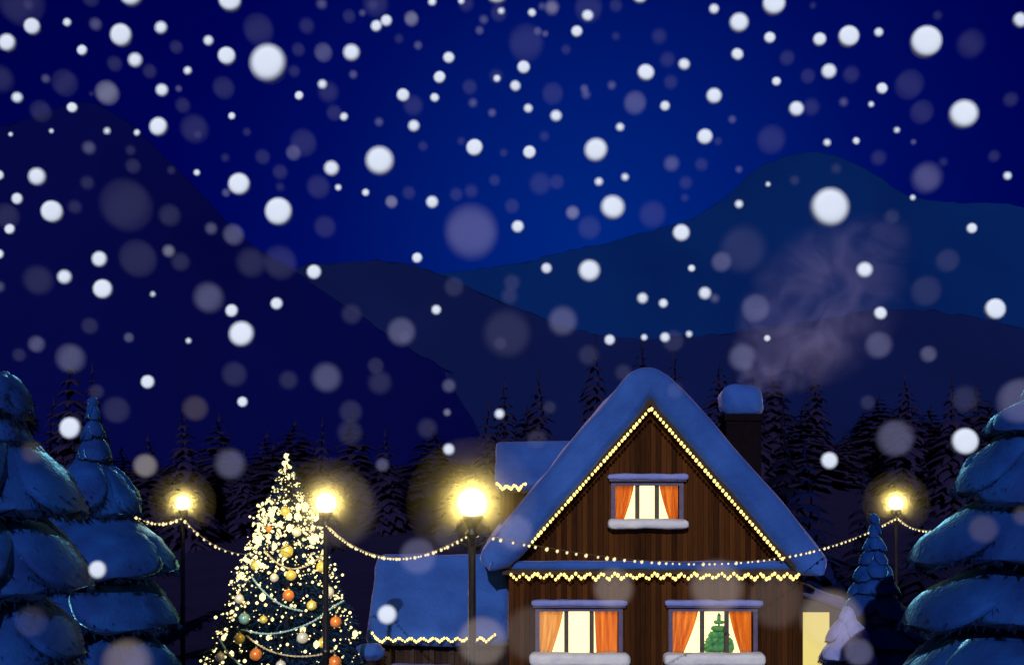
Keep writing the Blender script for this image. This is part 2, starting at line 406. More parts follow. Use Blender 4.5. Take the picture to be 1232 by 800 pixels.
# ------------------------------------------------------------------ forest trees
def spruce_mesh(h, rad, tiers, per, seed, fine=1):
    """drooping needle boughs: every bough is a strip with ragged side sprays"""
    rnd = random.Random(seed); bm = BM()
    for t in range(tiers):
        f = t / (tiers - 1); z = h * (.06 + .93 * f); rr = rad * (1 - f) ** .82 * rnd.uniform(.8, 1.12) + .05 * h * .06
        n = max(5, int(per * (1 - f * .55)))
        for k in range(n):
            a = 2 * math.pi * (k + rnd.uniform(-.3, .3)) / n + t * 1.7
            L = rr * rnd.uniform(.72, 1.12); drop = L * rnd.uniform(.35, .75)
            d = Vector((math.cos(a), math.sin(a), 0)); sd = Vector((-d.y, d.x, 0))
            prev = None; seg = 4
            for s in range(seg + 1):
                u = s / seg; p = d * L * u + Vector((0, 0, z + .10 * L * math.sin(u * 3) - drop * u ** 1.3))
                wd = L * .42 * (1 - u * .85) * (.35 + u * 1.2 if u < .5 else 1) * rnd.uniform(.8, 1.2)
                row = [bm.verts.new(p + sd * wd - Vector((0, 0, wd * .45))), bm.verts.new(p), bm.verts.new(p - sd * wd - Vector((0, 0, wd * .45)))]
                if prev:
                    bm.faces.new((prev[0], prev[1], row[1], row[0])); bm.faces.new((prev[1], prev[2], row[2], row[1]))
                    for q in range(2 * fine):              # hanging sprays
                        c = p + sd * wd * rnd.uniform(-1, 1) - Vector((0, 0, wd * .3)); ln = L * rnd.uniform(.10, .26)
                        e = (d * rnd.uniform(-.1, .7) + sd * rnd.uniform(-.6, .6) - Vector((0, 0, rnd.uniform(.5, 1)))).normalized() * ln
                        o_ = sd * ln * .22
                        bm.faces.new((bm.verts.new(c + o_), bm.verts.new(c - o_), bm.verts.new(c + e)))
                prev = row
    # leader
    v = [bm.verts.new((math.cos(q * 2.09) * h * .008, math.sin(q * 2.09) * h * .008, h * .93)) for q in range(3)]; tip = bm.verts.new((0, 0, h * 1.03))
    for q in range(3): bm.faces.new((v[q], v[(q + 1) % 3], tip))
    return bm

def trunk_bm(h, r):
    bm = BM(); tube(bm, [Vector((.02 * h * math.sin(k), .01 * h * math.cos(2 * k), h * k / 6)) * 1 if k else Vector((0, 0, -.4)) for k in range(7)], [r * (1 - .14 * k) for k in range(7)], 8)
    return bm

protos = {}
def forest_tree(px, top, Y, width, mat, variant, name, label, cat, group, base=None):
    z0 = hill_z(px and (px - CX) * Y / F, Y) if base is None and Y > 50 else (base or 0)
    x = (px - CX) * Y / F; zt = H - (top - HY) * Y / F; h = (zt - z0 + .2) / 1.03
    key = (mat, variant)
    if key not in protos:
        r0 = thing(name, label, cat, (0, 0, 0), group)
        obj('crown', spruce_mesh(10, 2.1, 17 + variant, 13, 40 + variant), M[mat], r0)
        obj('trunk', trunk_bm(9.2, .18), M['needle_dark'], r0)
        protos[key] = r0; o = r0
    else:
        o = copy_tree(protos[key])
    o.location = (x, Y, z0 - .2); s = h / 10; wd = width * Y / F / 2 / 2.1
    o.scale = (wd, wd, s); o.rotation_euler = (random.uniform(-.03, .03), random.uniform(-.03, .03), random.uniform(0, 6.28))
    tag(o, label, cat, group)
    return o

ANCH = [(-99, 110, 'the far left spruce'), (110, 185, 'the second left spruce'), (185, 258, 'the leftmost lamp'), (258, 370, 'the Christmas tree'),
        (370, 480, 'the second lamp'), (480, 592, 'the brightest lamp'), (592, 700, 'the left roof slope'), (700, 840, 'the roof peak'),
        (840, 930, 'the chimney'), (930, 1040, 'the right eave'), (1040, 1120, 'the rightmost lamp'), (1120, 1400, 'the right spruce')]
def band(x):
    for i, (a, b, n) in enumerate(ANCH):
        if a <= x < b: return i
    return len(ANCH) - 1

# skyline of the far forest: (px, top, width, distance)
far = []
rf = random.Random(11)
for px in range(-40, 1290, 27):
    if px < 130: t = 455
    elif px < 300: t = 505
    elif px < 560: t = 520
    elif px < 690: t = 492
    elif px < 850: t = 455
    else: t = 470
    far.append((px + rf.uniform(-10, 10), t + rf.uniform(-48, 46), rf.uniform(44, 112), rf.uniform(72, 98)))
far += [(712, 398, 62, 80), (768, 402, 66, 84), (812, 412, 60, 80), (648, 440, 60, 82), (612, 448, 58, 78), (868, 430, 70, 86), (1092, 442, 66, 84), (1150, 450, 70, 80), (62, 470, 66, 76)]
byb = {}
for t in far: byb.setdefault(band(t[0]), []).append(t)
for b, lst in sorted(byb.items()):
    lst.sort()
    for k, (px, top, wd, Y) in enumerate(lst):
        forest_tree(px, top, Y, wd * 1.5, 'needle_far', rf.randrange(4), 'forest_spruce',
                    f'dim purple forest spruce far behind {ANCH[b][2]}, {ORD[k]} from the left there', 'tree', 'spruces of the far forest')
# darker spruces standing just behind the cottage and at the sides
mid = [(905, 500, 50, 120, 'needle_dark', 'black spruce directly behind the chimney of the cottage'),
       (948, 478, 54, 130, 'needle_dark', 'tall black spruce behind the right roof slope, right of the chimney'),
       (975, 520, 47, 150, 'needle_mid', 'navy blue spruce standing just behind the right eave of the cottage'),
       (1110, 590, 52, 130, 'needle_dark', 'black spruce in shade between the rightmost lamp and right snowy spruce'),
       (1040, 560, 56, 110, 'needle_dark', 'dark spruce behind the small frosted spruce beside the cottage'),
       (80, 505, 42, 120, 'needle_dark', 'black spruce between the two snow laden spruces on the left')]
for px, top, Y, wd, mt, lab in mid:
    forest_tree(px, top, Y, wd, mt, 0, 'dark_spruce', lab, 'tree', 'dark spruces near the cottage', base=0)

# ------------------------------------------------------------------ snow laden spruces
def snowy_spruce(label, px, Y, tiers, name='snowy_spruce', seed=1, top_py=None, lobes=7, key=0., group='snow laden spruces', needles=1.0, wscale=1.0, snow='snow_tree'):
    """tiers: (py of the bough tips, half width, thickness at the tip, rise to the trunk), all in pixels"""
    snow_name = snow; rnd = random.Random(seed); base = Vector(((px - CX) * Y / F, Y, -.1)); k = Y / F
    root = thing(name, label, 'tree', base, group)
    zt = H - (top_py - HY) * k
    bt = BM(); tube(bt, [base + Vector((0, 0, zt * q / 5 * .97)) for q in range(6)], [.22 * (1 - .17 * q) for q in range(6)], 10)
    obj('trunk', bt, M['bark'], root)
    sn, nd = BM(), BM()
    for ti, (py, hw, th, rise) in enumerate(tiers):
        z = H - (py - HY) * k; Rr = hw * k; T = th * k; RZ = rise * k
        n = lobes if Rr > .3 else 5
        for q in range(n):
            a = key + math.pi * 2 * q / n
            if q: a += rnd.uniform(-.2, .2)
            L = Rr * (1.0 if q == 0 else rnd.uniform(.84, 1.06)); dz = 0 if q == 0 else rnd.uniform(-.18, .18) * RZ
            d = Vector((math.cos(a), math.sin(a), 0)); sd = Vector((-d.y, d.x, 0))
            W = L * math.sin(math.pi / n) * 1.18 * wscale; nu, nv = 14, 16
            def ring_at(u, snow):
                c = base + d * (L * (.05 + .95 * u)) + Vector((0, 0, z + dz + RZ * (1 - u ** 1.45)))
                wp = (.25 + .9 * math.sin(u ** .85 * math.pi * .60)) * math.sqrt(max(0, 1 - u ** 6))
                tp = (.55 + .45 * u) * math.sqrt(max(0, 1 - u ** 6))
                ring = []
                for v in range(nv):
                    g = 2 * math.pi * v / nv; cs, s_ = math.cos(g), math.sin(g)
                    if snow: up = T * tp * ((.56 * s_ + .02) if s_ > 0 else .10 * s_ + .02)
                    else: up = T * .5 * tp * s_ * (.9 if s_ > 0 else 1.15)
                    sag = .34 * T * wp * abs(cs) ** 2.2
                    p = c + sd * (W * wp * cs * (1.03 if snow else 1)) + Vector((0, 0, up - sag))
                    sc = 1.9 / max(.35, Rr) ** .5
                    nzv = noise.noise(p * sc + Vector((seed * 3.1, 0, ti))) + .6 * noise.noise(p * sc * 2.8 + Vector((seed, 2, ti)))
                    p += (d * .6 + Vector((0, 0, s_ * .9)) + sd * cs).normalized() * nzv * .13 * T * (.25 + tp)
                    ring.append(p)
                return ring
            s0 = rnd.uniform(.14, .2)
            lowers = []
            for bmx, snow in ((nd, False), (sn, True)):
                pass
                us = [i / nu for i in range(nu + 1)] if not snow else [s0 + (1 - s0) * i / nu for i in range(nu + 1)]
                rows = [ring_at(min(u, 1.0), snow) for u in us]
                if not snow: lowers = rows
                vs = [[bmx.verts.new(p) for p in ring] for ring in rows]
                for A, B in zip(vs, vs[1:]):
                    for v in range(nv): bmx.faces.new((A[v], A[(v + 1) % nv], B[(v + 1) % nv], B[v]))
                bmx.faces.new(vs[0][::-1]); bmx.faces.new(vs[-1])
            cnt = int((420 + 700 * min(1.4, Rr)) * needles)
            for _ in range(cnt):                            # needle sprays on the sides and under the snow
                i = rnd.randrange(2, nu + 1); v = rnd.choice([6, 7, 8, 9, 10, 11, 12, 13, 14, 15, 0, 1, 2, 3, 5]); p = lowers[i][v].copy()
                ln = T * rnd.uniform(.10, .27)
                e = (d * rnd.uniform(.0, .9) + sd * rnd.uniform(-.6, .6) + Vector((0, 0, -rnd.uniform(.3, 1.1)))).normalized() * ln
                o_ = e.cross(Vector((rnd.uniform(-1, 1), rnd.uniform(-1, 1), rnd.uniform(-.3, .3)))).normalized() * ln * .085
                nd.faces.new((nd.verts.new(p + o_), nd.verts.new(p - o_), nd.verts.new(p + e)))
        for _ in range(int(200 * needles)):                 # dark inner boughs round the trunk
            a = rnd.uniform(0, 6.283); d = Vector((math.cos(a), math.sin(a), 0)); sd = Vector((-d.y, d.x, 0))
            r_ = Rr * rnd.uniform(.10, .5); p = base + d * r_ + Vector((0, 0, z + RZ * rnd.uniform(-.5, .9)))
            ln = Rr * rnd.uniform(.18, .34); e = (d + sd * rnd.uniform(-.5, .5) - Vector((0, 0, rnd.uniform(.3, 1.2)))).normalized() * ln
            o_ = (sd + Vector((0, 0, rnd.uniform(-.5, .5)))) * ln * .2
            nd.faces.new((nd.verts.new(p + o_), nd.verts.new(p - o_), nd.verts.new(p + e)))
    tp = base + Vector((0, 0, zt + .1)); hw0 = tiers[0][1] * k
    ball(sn, tp - Vector((0, 0, hw0 * .7)), hw0 * .72, 3, (.9, .9, 1.05), .3, seed)
    bmesh.ops.recalc_face_normals(sn, faces=sn.faces)
    obj('crown', nd, M['needle_blue'], root, smooth=False)
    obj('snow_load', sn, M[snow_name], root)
    return root

snowy_spruce('biggest snow laden spruce at the far left edge, thick rounded snow mounds', -8, 20,
             [(488, 46, 50, 34), (528, 46, 34, 40), (608, 106, 50, 78), (698, 114, 46, 82), (780, 106, 42, 76), (850, 140, 50, 80), (930, 150, 54, 80)], seed=3, top_py=448)
snowy_spruce('slimmer snowy spruce with a thin dark top, right of the far left spruce', 112, 34,
             [(500, 9, 10, 18), (522, 15, 11, 22), (548, 22, 14, 28), (574, 26, 15, 30), (612, 56, 34, 50), (682, 99, 36, 70), (746, 102, 36, 68), (815, 108, 44, 66), (880, 118, 44, 66)], seed=8, top_py=478)
snowy_spruce('snow laden spruce cut off by the right edge of the picture', 1250, 24,
             [(482, 22, 20, 28), (516, 62, 22, 36), (586, 98, 38, 74), (670, 150, 42, 78), (746, 156, 42, 76), (825, 160, 48, 76), (890, 170, 48, 76)], seed=5, top_py=448, key=math.pi)
snowy_spruce('small frosted spruce beside the right wall of the cottage', 1052, 35.6,
             [(640, 9, 7, 14), (657, 14, 8, 17), (674, 19, 9, 19), (692, 26, 10, 22), (712, 33, 11, 24), (738, 46, 13, 30), (768, 60, 15, 34), (800, 66, 17, 34), (836, 72, 19, 34)], seed=12, top_py=618, lobes=9, needles=.8, key=math.pi)

# ------------------------------------------------------------------ cottage
YF = 34.46                                     # front wall
def wx(px, Y=YF): return (px - CX) * Y / F
def wz(py, Y=YF): return H - (py - HY) * Y / F
cot = thing('cottage', 'brown wooden cottage with steep snow covered gable roof and lit windows', 'house', (wx(783), YF, 0))
x0, x1 = wx(612), wx(966); xa, za = wx(783), wz(480)
WIN = [(649, 744, 735, 786), (809, 906, 735, 786), (740, 817, 584, 625)]
holes = [[(wx(a), wz(d)), (wx(b), wz(d)), (wx(b), wz(c)), (wx(a), wz(c))] for a, b, c, d in WIN]
outline = [(x0, -.1), (x1, -.1), (x1, wz(690)), (wx(956), wz(684)), (xa, za), (wx(614), wz(674)), (x0, wz(690))]
bm = wall_with_holes(outline, holes, YF, YF + .3)
# board battens standing proud of the wall
k = 0
xx = x0 + .12
while xx < x1 - .1:
    top = min(za - (xx - xa) * (za - wz(684)) / (wx(956) - xa), za + (xx - xa) * (za - wz(674)) / (xa - wx(614))) - .3
    zs = [(0, top)]
    for a, b, c, d in WIN:
        if wx(a) - .30 < xx < wx(b) + .30:
            zs2 = []
            for lo, hi in zs:
                zb, zt_ = wz(d) - .40, wz(c) + .36
                if zt_ < lo or zb > hi: zs2.append((lo, hi)); continue
                if lo < zb: zs2.append((lo, zb))
                if hi > zt_: zs2.append((zt_, hi))
            zs = zs2
    for lo, hi in zs:
        if hi - lo > .1: box(bm, (xx - .022, YF - .028, lo), (xx + .022, YF + .01, hi))
    xx += .33
wall = obj('wall', bm, M['wood'], cot, smooth=False)
# side and back walls
bm = BM(); YB = YF + 9
box(bm, (x0, YF + .302, -.1), (x0 + .25, YB - .302, wz(690))); box(bm, (x1 - .25, YF + .302, -.1), (x1, YB - .302, wz(690)))
obj('side_wall', bm, M['wood'], cot, smooth=False)
bm = wall_with_holes(outline, [], YB - .3, YB); obj('back_wall', bm, M['wood'], cot, smooth=False)

# main roof: boards, then a deep rounded snow blanket
Yr = YF - .75
def q(px, py): return (wx(px, Yr), wz(py, Yr))
bm = BM()
loft_profile(bm, [q(604, 682), q(783, 474), q(962, 682)], [q(614, 682), q(783, 487), q(952, 682)], Yr + .05, YB + .5, .03, 2)
roof = obj('roof', bm, M['beam'], cot, smooth=False)
outl = spline([(586, 684), (578, 672), (588, 652), (636, 594), (694, 524), (748, 461), (764, 447), (782, 441), (800, 447), (816, 460), (870, 519), (940, 602), (990, 660), (998, 676), (992, 690)], 5)
inl = spline([(592, 688), (604, 686), (618, 678), (652, 640), (706, 574), (756, 514), (772, 495), (783, 482), (794, 495), (812, 514), (862, 573), (925, 645), (958, 684), (972, 692), (984, 693)], 5)
bm = BM(); loft_profile(bm, [q(*p) for p in outl], [q(*p) for p in inl], Yr - .15, YB + .6, .40, 8, jit=.11)
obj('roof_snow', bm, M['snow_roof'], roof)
# ledge across the gable foot with its own snow
bm = BM(); box(bm, (x0 - .2, YF - .42, wz(690)), (x1 + .02, YF - .03, wz(684)))
ledge = obj('ledge', bm, M['beam'], cot, smooth=False)
bm = BM(); slab(bm, (wx(956) - wx(606), .52, .26), .12, Matrix.Translation(((wx(606) + wx(956)) / 2, YF - .27, wz(684) + .125)), 16, .03, 1.4)
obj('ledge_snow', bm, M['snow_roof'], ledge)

# windows
def build_window(i, a, b, c, d, m1, m2, pale):
    xl, xr, zt_, zb = wx(a), wx(b), wz(c), wz(d)
    fr = BM(); t = .13
    for A, B in (((xl - t, zb - t), (xl, zt_ + t)), ((xr, zb - t), (xr + t, zt_ + t))): box(fr, (A[0], YF - .07, A[1]), (B[0], YF + .12, B[1]))
    box(fr, (xl, YF - .068, zt_), (xr, YF + .12, zt_ + t)); box(fr, (xl, YF - .068, zb - t), (xr, YF + .12, zb))
    win = obj('window', fr, M['frame'], cot, smooth=False)
    for mm in (m1, m2):
        mb = BM(); box(mb, (wx(mm) - .068, YF + .01, zb + .002), (wx(mm) + .068, YF + .10, zt_ - .002)); obj('mullion', mb, M['mullion'], win, smooth=False)
    g = BM(); box(g, (xl + .002, YF + .125, zb + .002), (xr - .002, YF + .135, zt_ - .002)); obj('pane', g, M['glass'], win, smooth=False)
    rm = BM(); D = .95
    o1, o2, o3 = .35, .25, .3
    vv = [rm.verts.new(p) for p in ((xl - o1, YF + .31, zb - o2), (xr + o1, YF + .31, zb - o2), (xr + o1, YF + .31, zt_ + o3), (xl - o1, YF + .31, zt_ + o3),
                                    (xl - o1, YF + D, zb - o2), (xr + o1, YF + D, zb - o2), (xr + o1, YF + D, zt_ + o3), (xl - o1, YF + D, zt_ + o3))]
    for f in ((4, 5, 6, 7), (0, 1, 5, 4), (3, 7, 6, 2), (0, 4, 7, 3), (1, 2, 6, 5)): rm.faces.new([vv[j] for j in f])
    obj('lit_room', rm, M['room'], win, smooth=False)
    for side, (top_in, bot_in) in enumerate(((m1 - 3, a + (b - a) * (.14 if i != 0 else .15)), (m2 + 4, b - (b - a) * (.27 if i == 0 else .13)))):
        cb = BM(); nx, nz = 26, 12; gr = []
        for jz in range(nz + 1):
            f = jz / nz; z = zt_ + .06 - (zt_ - zb + .12) * f; row = []
            e = top_in + (bot_in - top_in) * (f ** 1.3)
            ea, eb = (a - 3, e) if side == 0 else (e, b + 3)
            for jx in range(nx + 1):
                u = jx / nx; row.append(cb.verts.new((wx(ea + (eb - ea) * u), YF + .24 + .035 * math.sin(u * 22 + side + f), z)))
            gr.append(row)
        for A, B in zip(gr, gr[1:]):
            for jx in range(nx): cb.faces.new((A[jx], A[jx + 1], B[jx + 1], B[jx]))
        obj('curtain', cb, M['curtain_pale'] if (pale and side == 0) else M['curtain'], win)
    wdt = xr - xl
    sb = BM(); box(sb, (xl - .26, YF - .34, zb - .24), (xr + .26, YF - .072, zb - .14)); sill = obj('sill', sb, M['frame'], win, smooth=False)
    sb = BM(); slab(sb, (wdt + (.62 if i < 2 else .50), .50, .40 if i < 2 else .30), .15, Matrix.Translation(((xl + xr) / 2, YF - .27, zb - .14 if i < 2 else zb - .13)) @ Matrix.Rotation(R(4), 4, 'X'), 12, .04, 2.2, i)
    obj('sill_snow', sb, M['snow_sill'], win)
    sb = BM(); box(sb, (xl - .2, YF - .22, zt_ + t + .004), (xr + .2, YF - .03, zt_ + t + .06)); obj('lintel', sb, M['frame'], win, smooth=False)
    sb = BM(); slab(sb, (wdt + .52, .30, .2), .09, Matrix.Translation(((xl + xr) / 2, YF - .15, zt_ + t + .14)), 10, .025, 2.2, i + 4)
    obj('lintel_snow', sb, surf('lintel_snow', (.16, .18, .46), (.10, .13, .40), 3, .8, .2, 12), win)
    return win
build_window(0, *WIN[0], 681.5, 712, True)
build_window(1, *WIN[1], 845, 874.5, False)
build_window(2, *WIN[2], 767, 790.5, False)

# chimney
Yc = YF + 4.6
cx0, cx1 = wx(874, Yc), wx(916, Yc)
bm = BM(); box(bm, (cx0, Yc, wz(640, Yc)), (cx1, Yc + 1.1, wz(506, Yc))); box(bm, (cx0 - .08, Yc - .08, wz(506, Yc) + .002), (cx1 + .08, Yc + 1.18, wz(498, Yc)))
ch = obj('chimney', bm, M['brick'], cot, smooth=False)
bm = BM(); hz = wz(460, Yc) - wz(497, Yc)
slab(bm, (cx1 - cx0 + .28, 1.35, hz * 1.15), .5, Matrix.Translation(((cx0 + cx1) / 2, Yc + .55, wz(480, Yc) - .08)), 12, .06, 1.5)
for v in bm.verts:
    zb_ = wz(498, Yc) + .004
    if v.co.z < zb_: v.co.z = zb_
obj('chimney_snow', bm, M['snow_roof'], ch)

# upper cross wing (dormer) behind the left slope
Yd = YF + 2.2
dx0, dx1 = wx(602, Yd), wx(720, Yd)
bm = BM(); box(bm, (dx0, Yd, 4.2), (dx1, Yd + 3.4, wz(584, Yd))); dor = obj('dormer', bm, M['wood'], cot, smooth=False)
e0, e1 = P(597, 584, Yd - .35), P(597, 534, Yd + 1.6)
sl_ = math.atan2(e1.z - e0.z, e1.y - e0.y); Ls = math.hypot(e1.z - e0.z, e1.y - e0.y)
mtx = Matrix.Translation(((wx(597, Yd) + dx1) / 2, (e0.y + e1.y) / 2, (e0.z + e1.z) / 2 - .05)) @ Matrix.Rotation(sl_, 4, 'X')
bm = BM(); slab(bm, (dx1 - wx(597, Yd) + .1, Ls + .1, .44), .2, mtx, 12, .05, 1.0, 2)
mtx2 = Matrix.Translation(((wx(597, Yd) + dx1) / 2, e1.y + (e1.y - e0.y) / 2 - .1, (e0.z + e1.z) / 2 - .05)) @ Matrix.Rotation(-sl_, 4, 'X')
slab(bm, (dx1 - wx(597, Yd) + .1, Ls + .1, .44), .2, mtx2, 8, .05, 1.0, 5)
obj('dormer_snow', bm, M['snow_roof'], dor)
bm = BM(); box(bm, (dx0 - .1, Yd - .30, wz(588, Yd) - .14), (dx1, Yd - .004, wz(588, Yd) - .02)); obj('dormer_eave', bm, M['beam'], dor, smooth=False)

# low side wing on the left
Yw = YF + .35
ax0, ax1 = wx(455, Yw), x0 - .01
bm = BM(); box(bm, (ax0, Yw, -.1), (ax1, Yw + 4.6, wz(768, Yw) + .02)); wing = obj('side_wing', bm, M['wood_dark'], cot, smooth=False)
f0, f1 = P(445, 766, Yw - .55), P(445, 668, Yw + 2.1)
sl2 = math.atan2(f1.z - f0.z, f1.y - f0.y); L2 = math.hypot(f1.z - f0.z, f1.y - f0.y)
xm, wl = (wx(443, Yw) + x0 + .02) / 2, x0 - wx(443, Yw) + .0
bm = BM(); slab(bm, (wl, L2 + .2, .62), .30, Matrix.Translation((xm, (f0.y + f1.y) / 2, (f0.z + f1.z) / 2 - .12)) @ Matrix.Rotation(sl2, 4, 'X'), 18, .07, .9, 3)
slab(bm, (wl, L2 + .2, .6), .30, Matrix.Translation((xm, 2 * f1.y - (f0.y + f1.y) / 2 - .2, (f0.z + f1.z) / 2 - .15)) @ Matrix.Rotation(-sl2, 4, 'X'), 10, .07, .9, 6)
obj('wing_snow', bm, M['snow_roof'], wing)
bm = BM()
for px in (472, 496, 520, 544, 568): box(bm, (wx(px, Yw) - .07, Yw - .09, -.1), (wx(px, Yw) + .07, Yw - .004, wz(774, Yw)))
box(bm, (ax0 - .1, Yw - .5, wz(770, Yw) - .1), (ax1, Yw - .1, wz(770, Yw) + .02)); obj('wing_eave', bm, M['beam'], wing, smooth=False)
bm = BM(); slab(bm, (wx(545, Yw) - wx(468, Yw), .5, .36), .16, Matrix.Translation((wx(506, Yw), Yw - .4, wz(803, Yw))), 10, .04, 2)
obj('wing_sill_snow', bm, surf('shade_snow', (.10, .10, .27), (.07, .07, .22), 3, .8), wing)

# lit side porch on the right
Yp = YF + .6
bm = BM(); pxl, pxr = x1 + .004, wx(1016, Yp)
box(bm, (pxl, Yp + .5, -.1), (pxr, Yp + 3, wz(722, Yp))); porch = obj('side_porch', bm, M['beam'], cot, smooth=False)
bm = BM(); box(bm, (pxl + .06, Yp + .46, 0), (pxr - .35, Yp + .496, wz(738, Yp))); obj('glow_panel', bm, M['room2'], porch, smooth=False)  # glowing panel added in place of the warm light on the porch
bm = BM(); slab(bm, (pxr - pxl + .2, 2.6, .4), .18, Matrix.Translation(((pxl + pxr) / 2 + .1, Yp + 1.6, wz(722, Yp) + .1)) @ Matrix.Rotation(R(20), 4, 'Y'), 10, .05, 1.3); 
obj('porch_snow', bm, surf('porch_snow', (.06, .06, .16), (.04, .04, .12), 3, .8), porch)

# snowy sapling; porch light is put into its paler snow colour
M['snow_lit'] = surf('lit_bough_snow', (.20, .22, .50), (.13, .15, .40), 2, .8, .3, 12, .1, sheen=(.4, .35, (.8, .8, 1)))
snowy_spruce('tiny sapling with pale lavender snow in front of the glowing porch panel', 1020, 33.4,
             [(745, 12, 11, 16), (766, 26, 15, 24), (790, 34, 17, 26), (822, 40, 20, 30)], name='snowy_sapling', seed=17, top_py=730, lobes=7, needles=.5, key=math.pi, group=None, snow='snow_lit')

# snow capped post by the wing
pt = thing('fence_post', 'stubby wooden post with a blue snow cap left of the side wing', 'post', (wx(446, 31), 31, 0))
bm = BM(); tube(bm, [Vector((wx(446, 31), 31, -.1)), Vector((wx(446, 31), 31, wz(788, 31)))], .2, 12); obj('post', bm, M['bark'], pt)
bm = BM(); c = Vector((wx(446, 31), 31, wz(784, 31))); ball(bm, c, .36, 3, (1.1, 1, .72), .3, 3); obj('snow_cap', bm, M['snow_roof'], pt)

# little fir inside the right window
tf = thing('indoor_fir', 'small green fir behind the glass of the lower right window', 'tree', (wx(868), YF + .40, wz(786)))
bm = BM(); rnd = random.Random(4); bz = wz(785)
for i in range(5):
    f = i / 4; rr = .45 * (1 - f * .72); z = bz + .16 + .20 * i
    n = 11
    for kx in range(n):
        a = 2 * math.pi * kx / n + i * .4; d = Vector((math.cos(a), math.sin(a) * .35, 0)); ball(bm, Vector((wx(868), YF + .42, z - .04)) + d * rr * .74, rr * .36 + .03, 2, (1, .5, .8), .5, kx + i)
ball(bm, (wx(868), YF + .42, bz + 1.06), .09, 1, (.8, .6, 2), 0)
obj('crown', bm, M['green'], tf)
bm = BM(); tube(bm, [Vector((wx(868), YF + .42, bz)), Vector((wx(868), YF + .42, bz + .95))], .03, 6); obj('trunk', bm, M['bark'], tf)

# chimney smoke
Ys = Yc + .6
SA, SB = P(892, 466, Ys), P(1078, 274, Ys); SO = P(895, 458, Ys)
def smoke_mat():
    m, nt, out = new_mat('chimney_smoke')
    L = nt.links.new
    v = N(nt, 'VolumePrincipled'); v.inputs['Color'].default_value = (.50, .46, 1.0, 1)
    tc = N(nt, 'TexCoord'); d = (SB - SA).normalized(); ln = (SB - SA).length
    n1 = N(nt, 'TexNoise'); n1.inputs['Scale'].default_value = .55; n1.inputs['Detail'].default_value = 5; n1.inputs['Distortion'].default_value = 1.8
    L(tc.outputs['Object'], n1.inputs['Vector'])
    r1 = N(nt, 'MapRange', interpolation_type='SMOOTHSTEP'); r1.inputs['From Min'].default_value = .38; r1.inputs['From Max'].default_value = .70
    L(n1.outputs['Fac'], r1.inputs['Value'])
    # distance from the axis of the plume against its local radius
    a = N(nt, 'VectorMath', operation='SUBTRACT'); a.inputs[1].default_value = SA - SO; L(tc.outputs['Object'], a.inputs[0])
    dt = N(nt, 'VectorMath', operation='DOT_PRODUCT'); dt.inputs[1].default_value = d; L(a.outputs[0], dt.inputs[0])
    pj = N(nt, 'VectorMath', operation='SCALE'); pj.inputs[0].default_value = d; L(dt.outputs['Value'], pj.inputs['Scale'])
    pr = N(nt, 'VectorMath', operation='SUBTRACT'); L(a.outputs[0], pr.inputs[0]); L(pj.outputs[0], pr.inputs[1])
    le = N(nt, 'VectorMath', operation='LENGTH'); L(pr.outputs[0], le.inputs[0])
    t = N(nt, 'Math', operation='DIVIDE'); t.inputs[1].default_value = ln; L(dt.outputs['Value'], t.inputs[0])
    u = N(nt, 'Math', operation='SUBTRACT'); u.inputs[0].default_value = 1.04; L(t.outputs[0], u.inputs[1])
    tu = N(nt, 'Math', operation='MULTIPLY'); L(t.outputs[0], tu.inputs[0]); L(u.outputs[0], tu.inputs[1])
    rr = N(nt, 'Math', operation='MULTIPLY_ADD'); rr.inputs[1].default_value = 8.6; rr.inputs[2].default_value = .6; L(tu.outputs[0], rr.inputs[0])
    q_ = N(nt, 'Math', operation='DIVIDE'); L(le.outputs['Value'], q_.inputs[0]); L(rr.outputs[0], q_.inputs[1])
    fo = N(nt, 'MapRange', interpolation_type='SMOOTHSTEP'); fo.inputs['From Min'].default_value = 1.0; fo.inputs['From Max'].default_value = .25; L(q_.outputs[0], fo.inputs['Value'])
    fade = N(nt, 'MapRange'); fade.inputs['To Min'].default_value = .8; fade.inputs['To Max'].default_value = .10; L(t.outputs[0], fade.inputs['Value'])
    m1 = N(nt, 'Math', operation='MULTIPLY'); L(r1.outputs[0], m1.inputs[0]); L(fo.outputs[0], m1.inputs[1])
    m2 = N(nt, 'Math', operation='MULTIPLY'); L(m1.outputs[0], m2.inputs[0]); L(fade.outputs[0], m2.inputs[1])
    L(m2.outputs[0], v.inputs['Density']); L(v.outputs[0], out.inputs['Volume'])
    return m
sm = BM(); pts = [SA.lerp(SB, t / 30) for t in range(0, 32)]
rad = [(.6 + 8.6 * max(0, (t / 30) * (1.04 - t / 30))) * 1.02 for t in range(0, 32)]
tube(sm, pts, rad, 28)
bmesh.ops.recalc_face_normals(sm, faces=sm.faces)
tag(obj('chimney_smoke', sm, smoke_mat(), origin=P(895, 458, Ys)), 'pale lavender smoke plume drifting up to the right from the chimney', 'smoke')

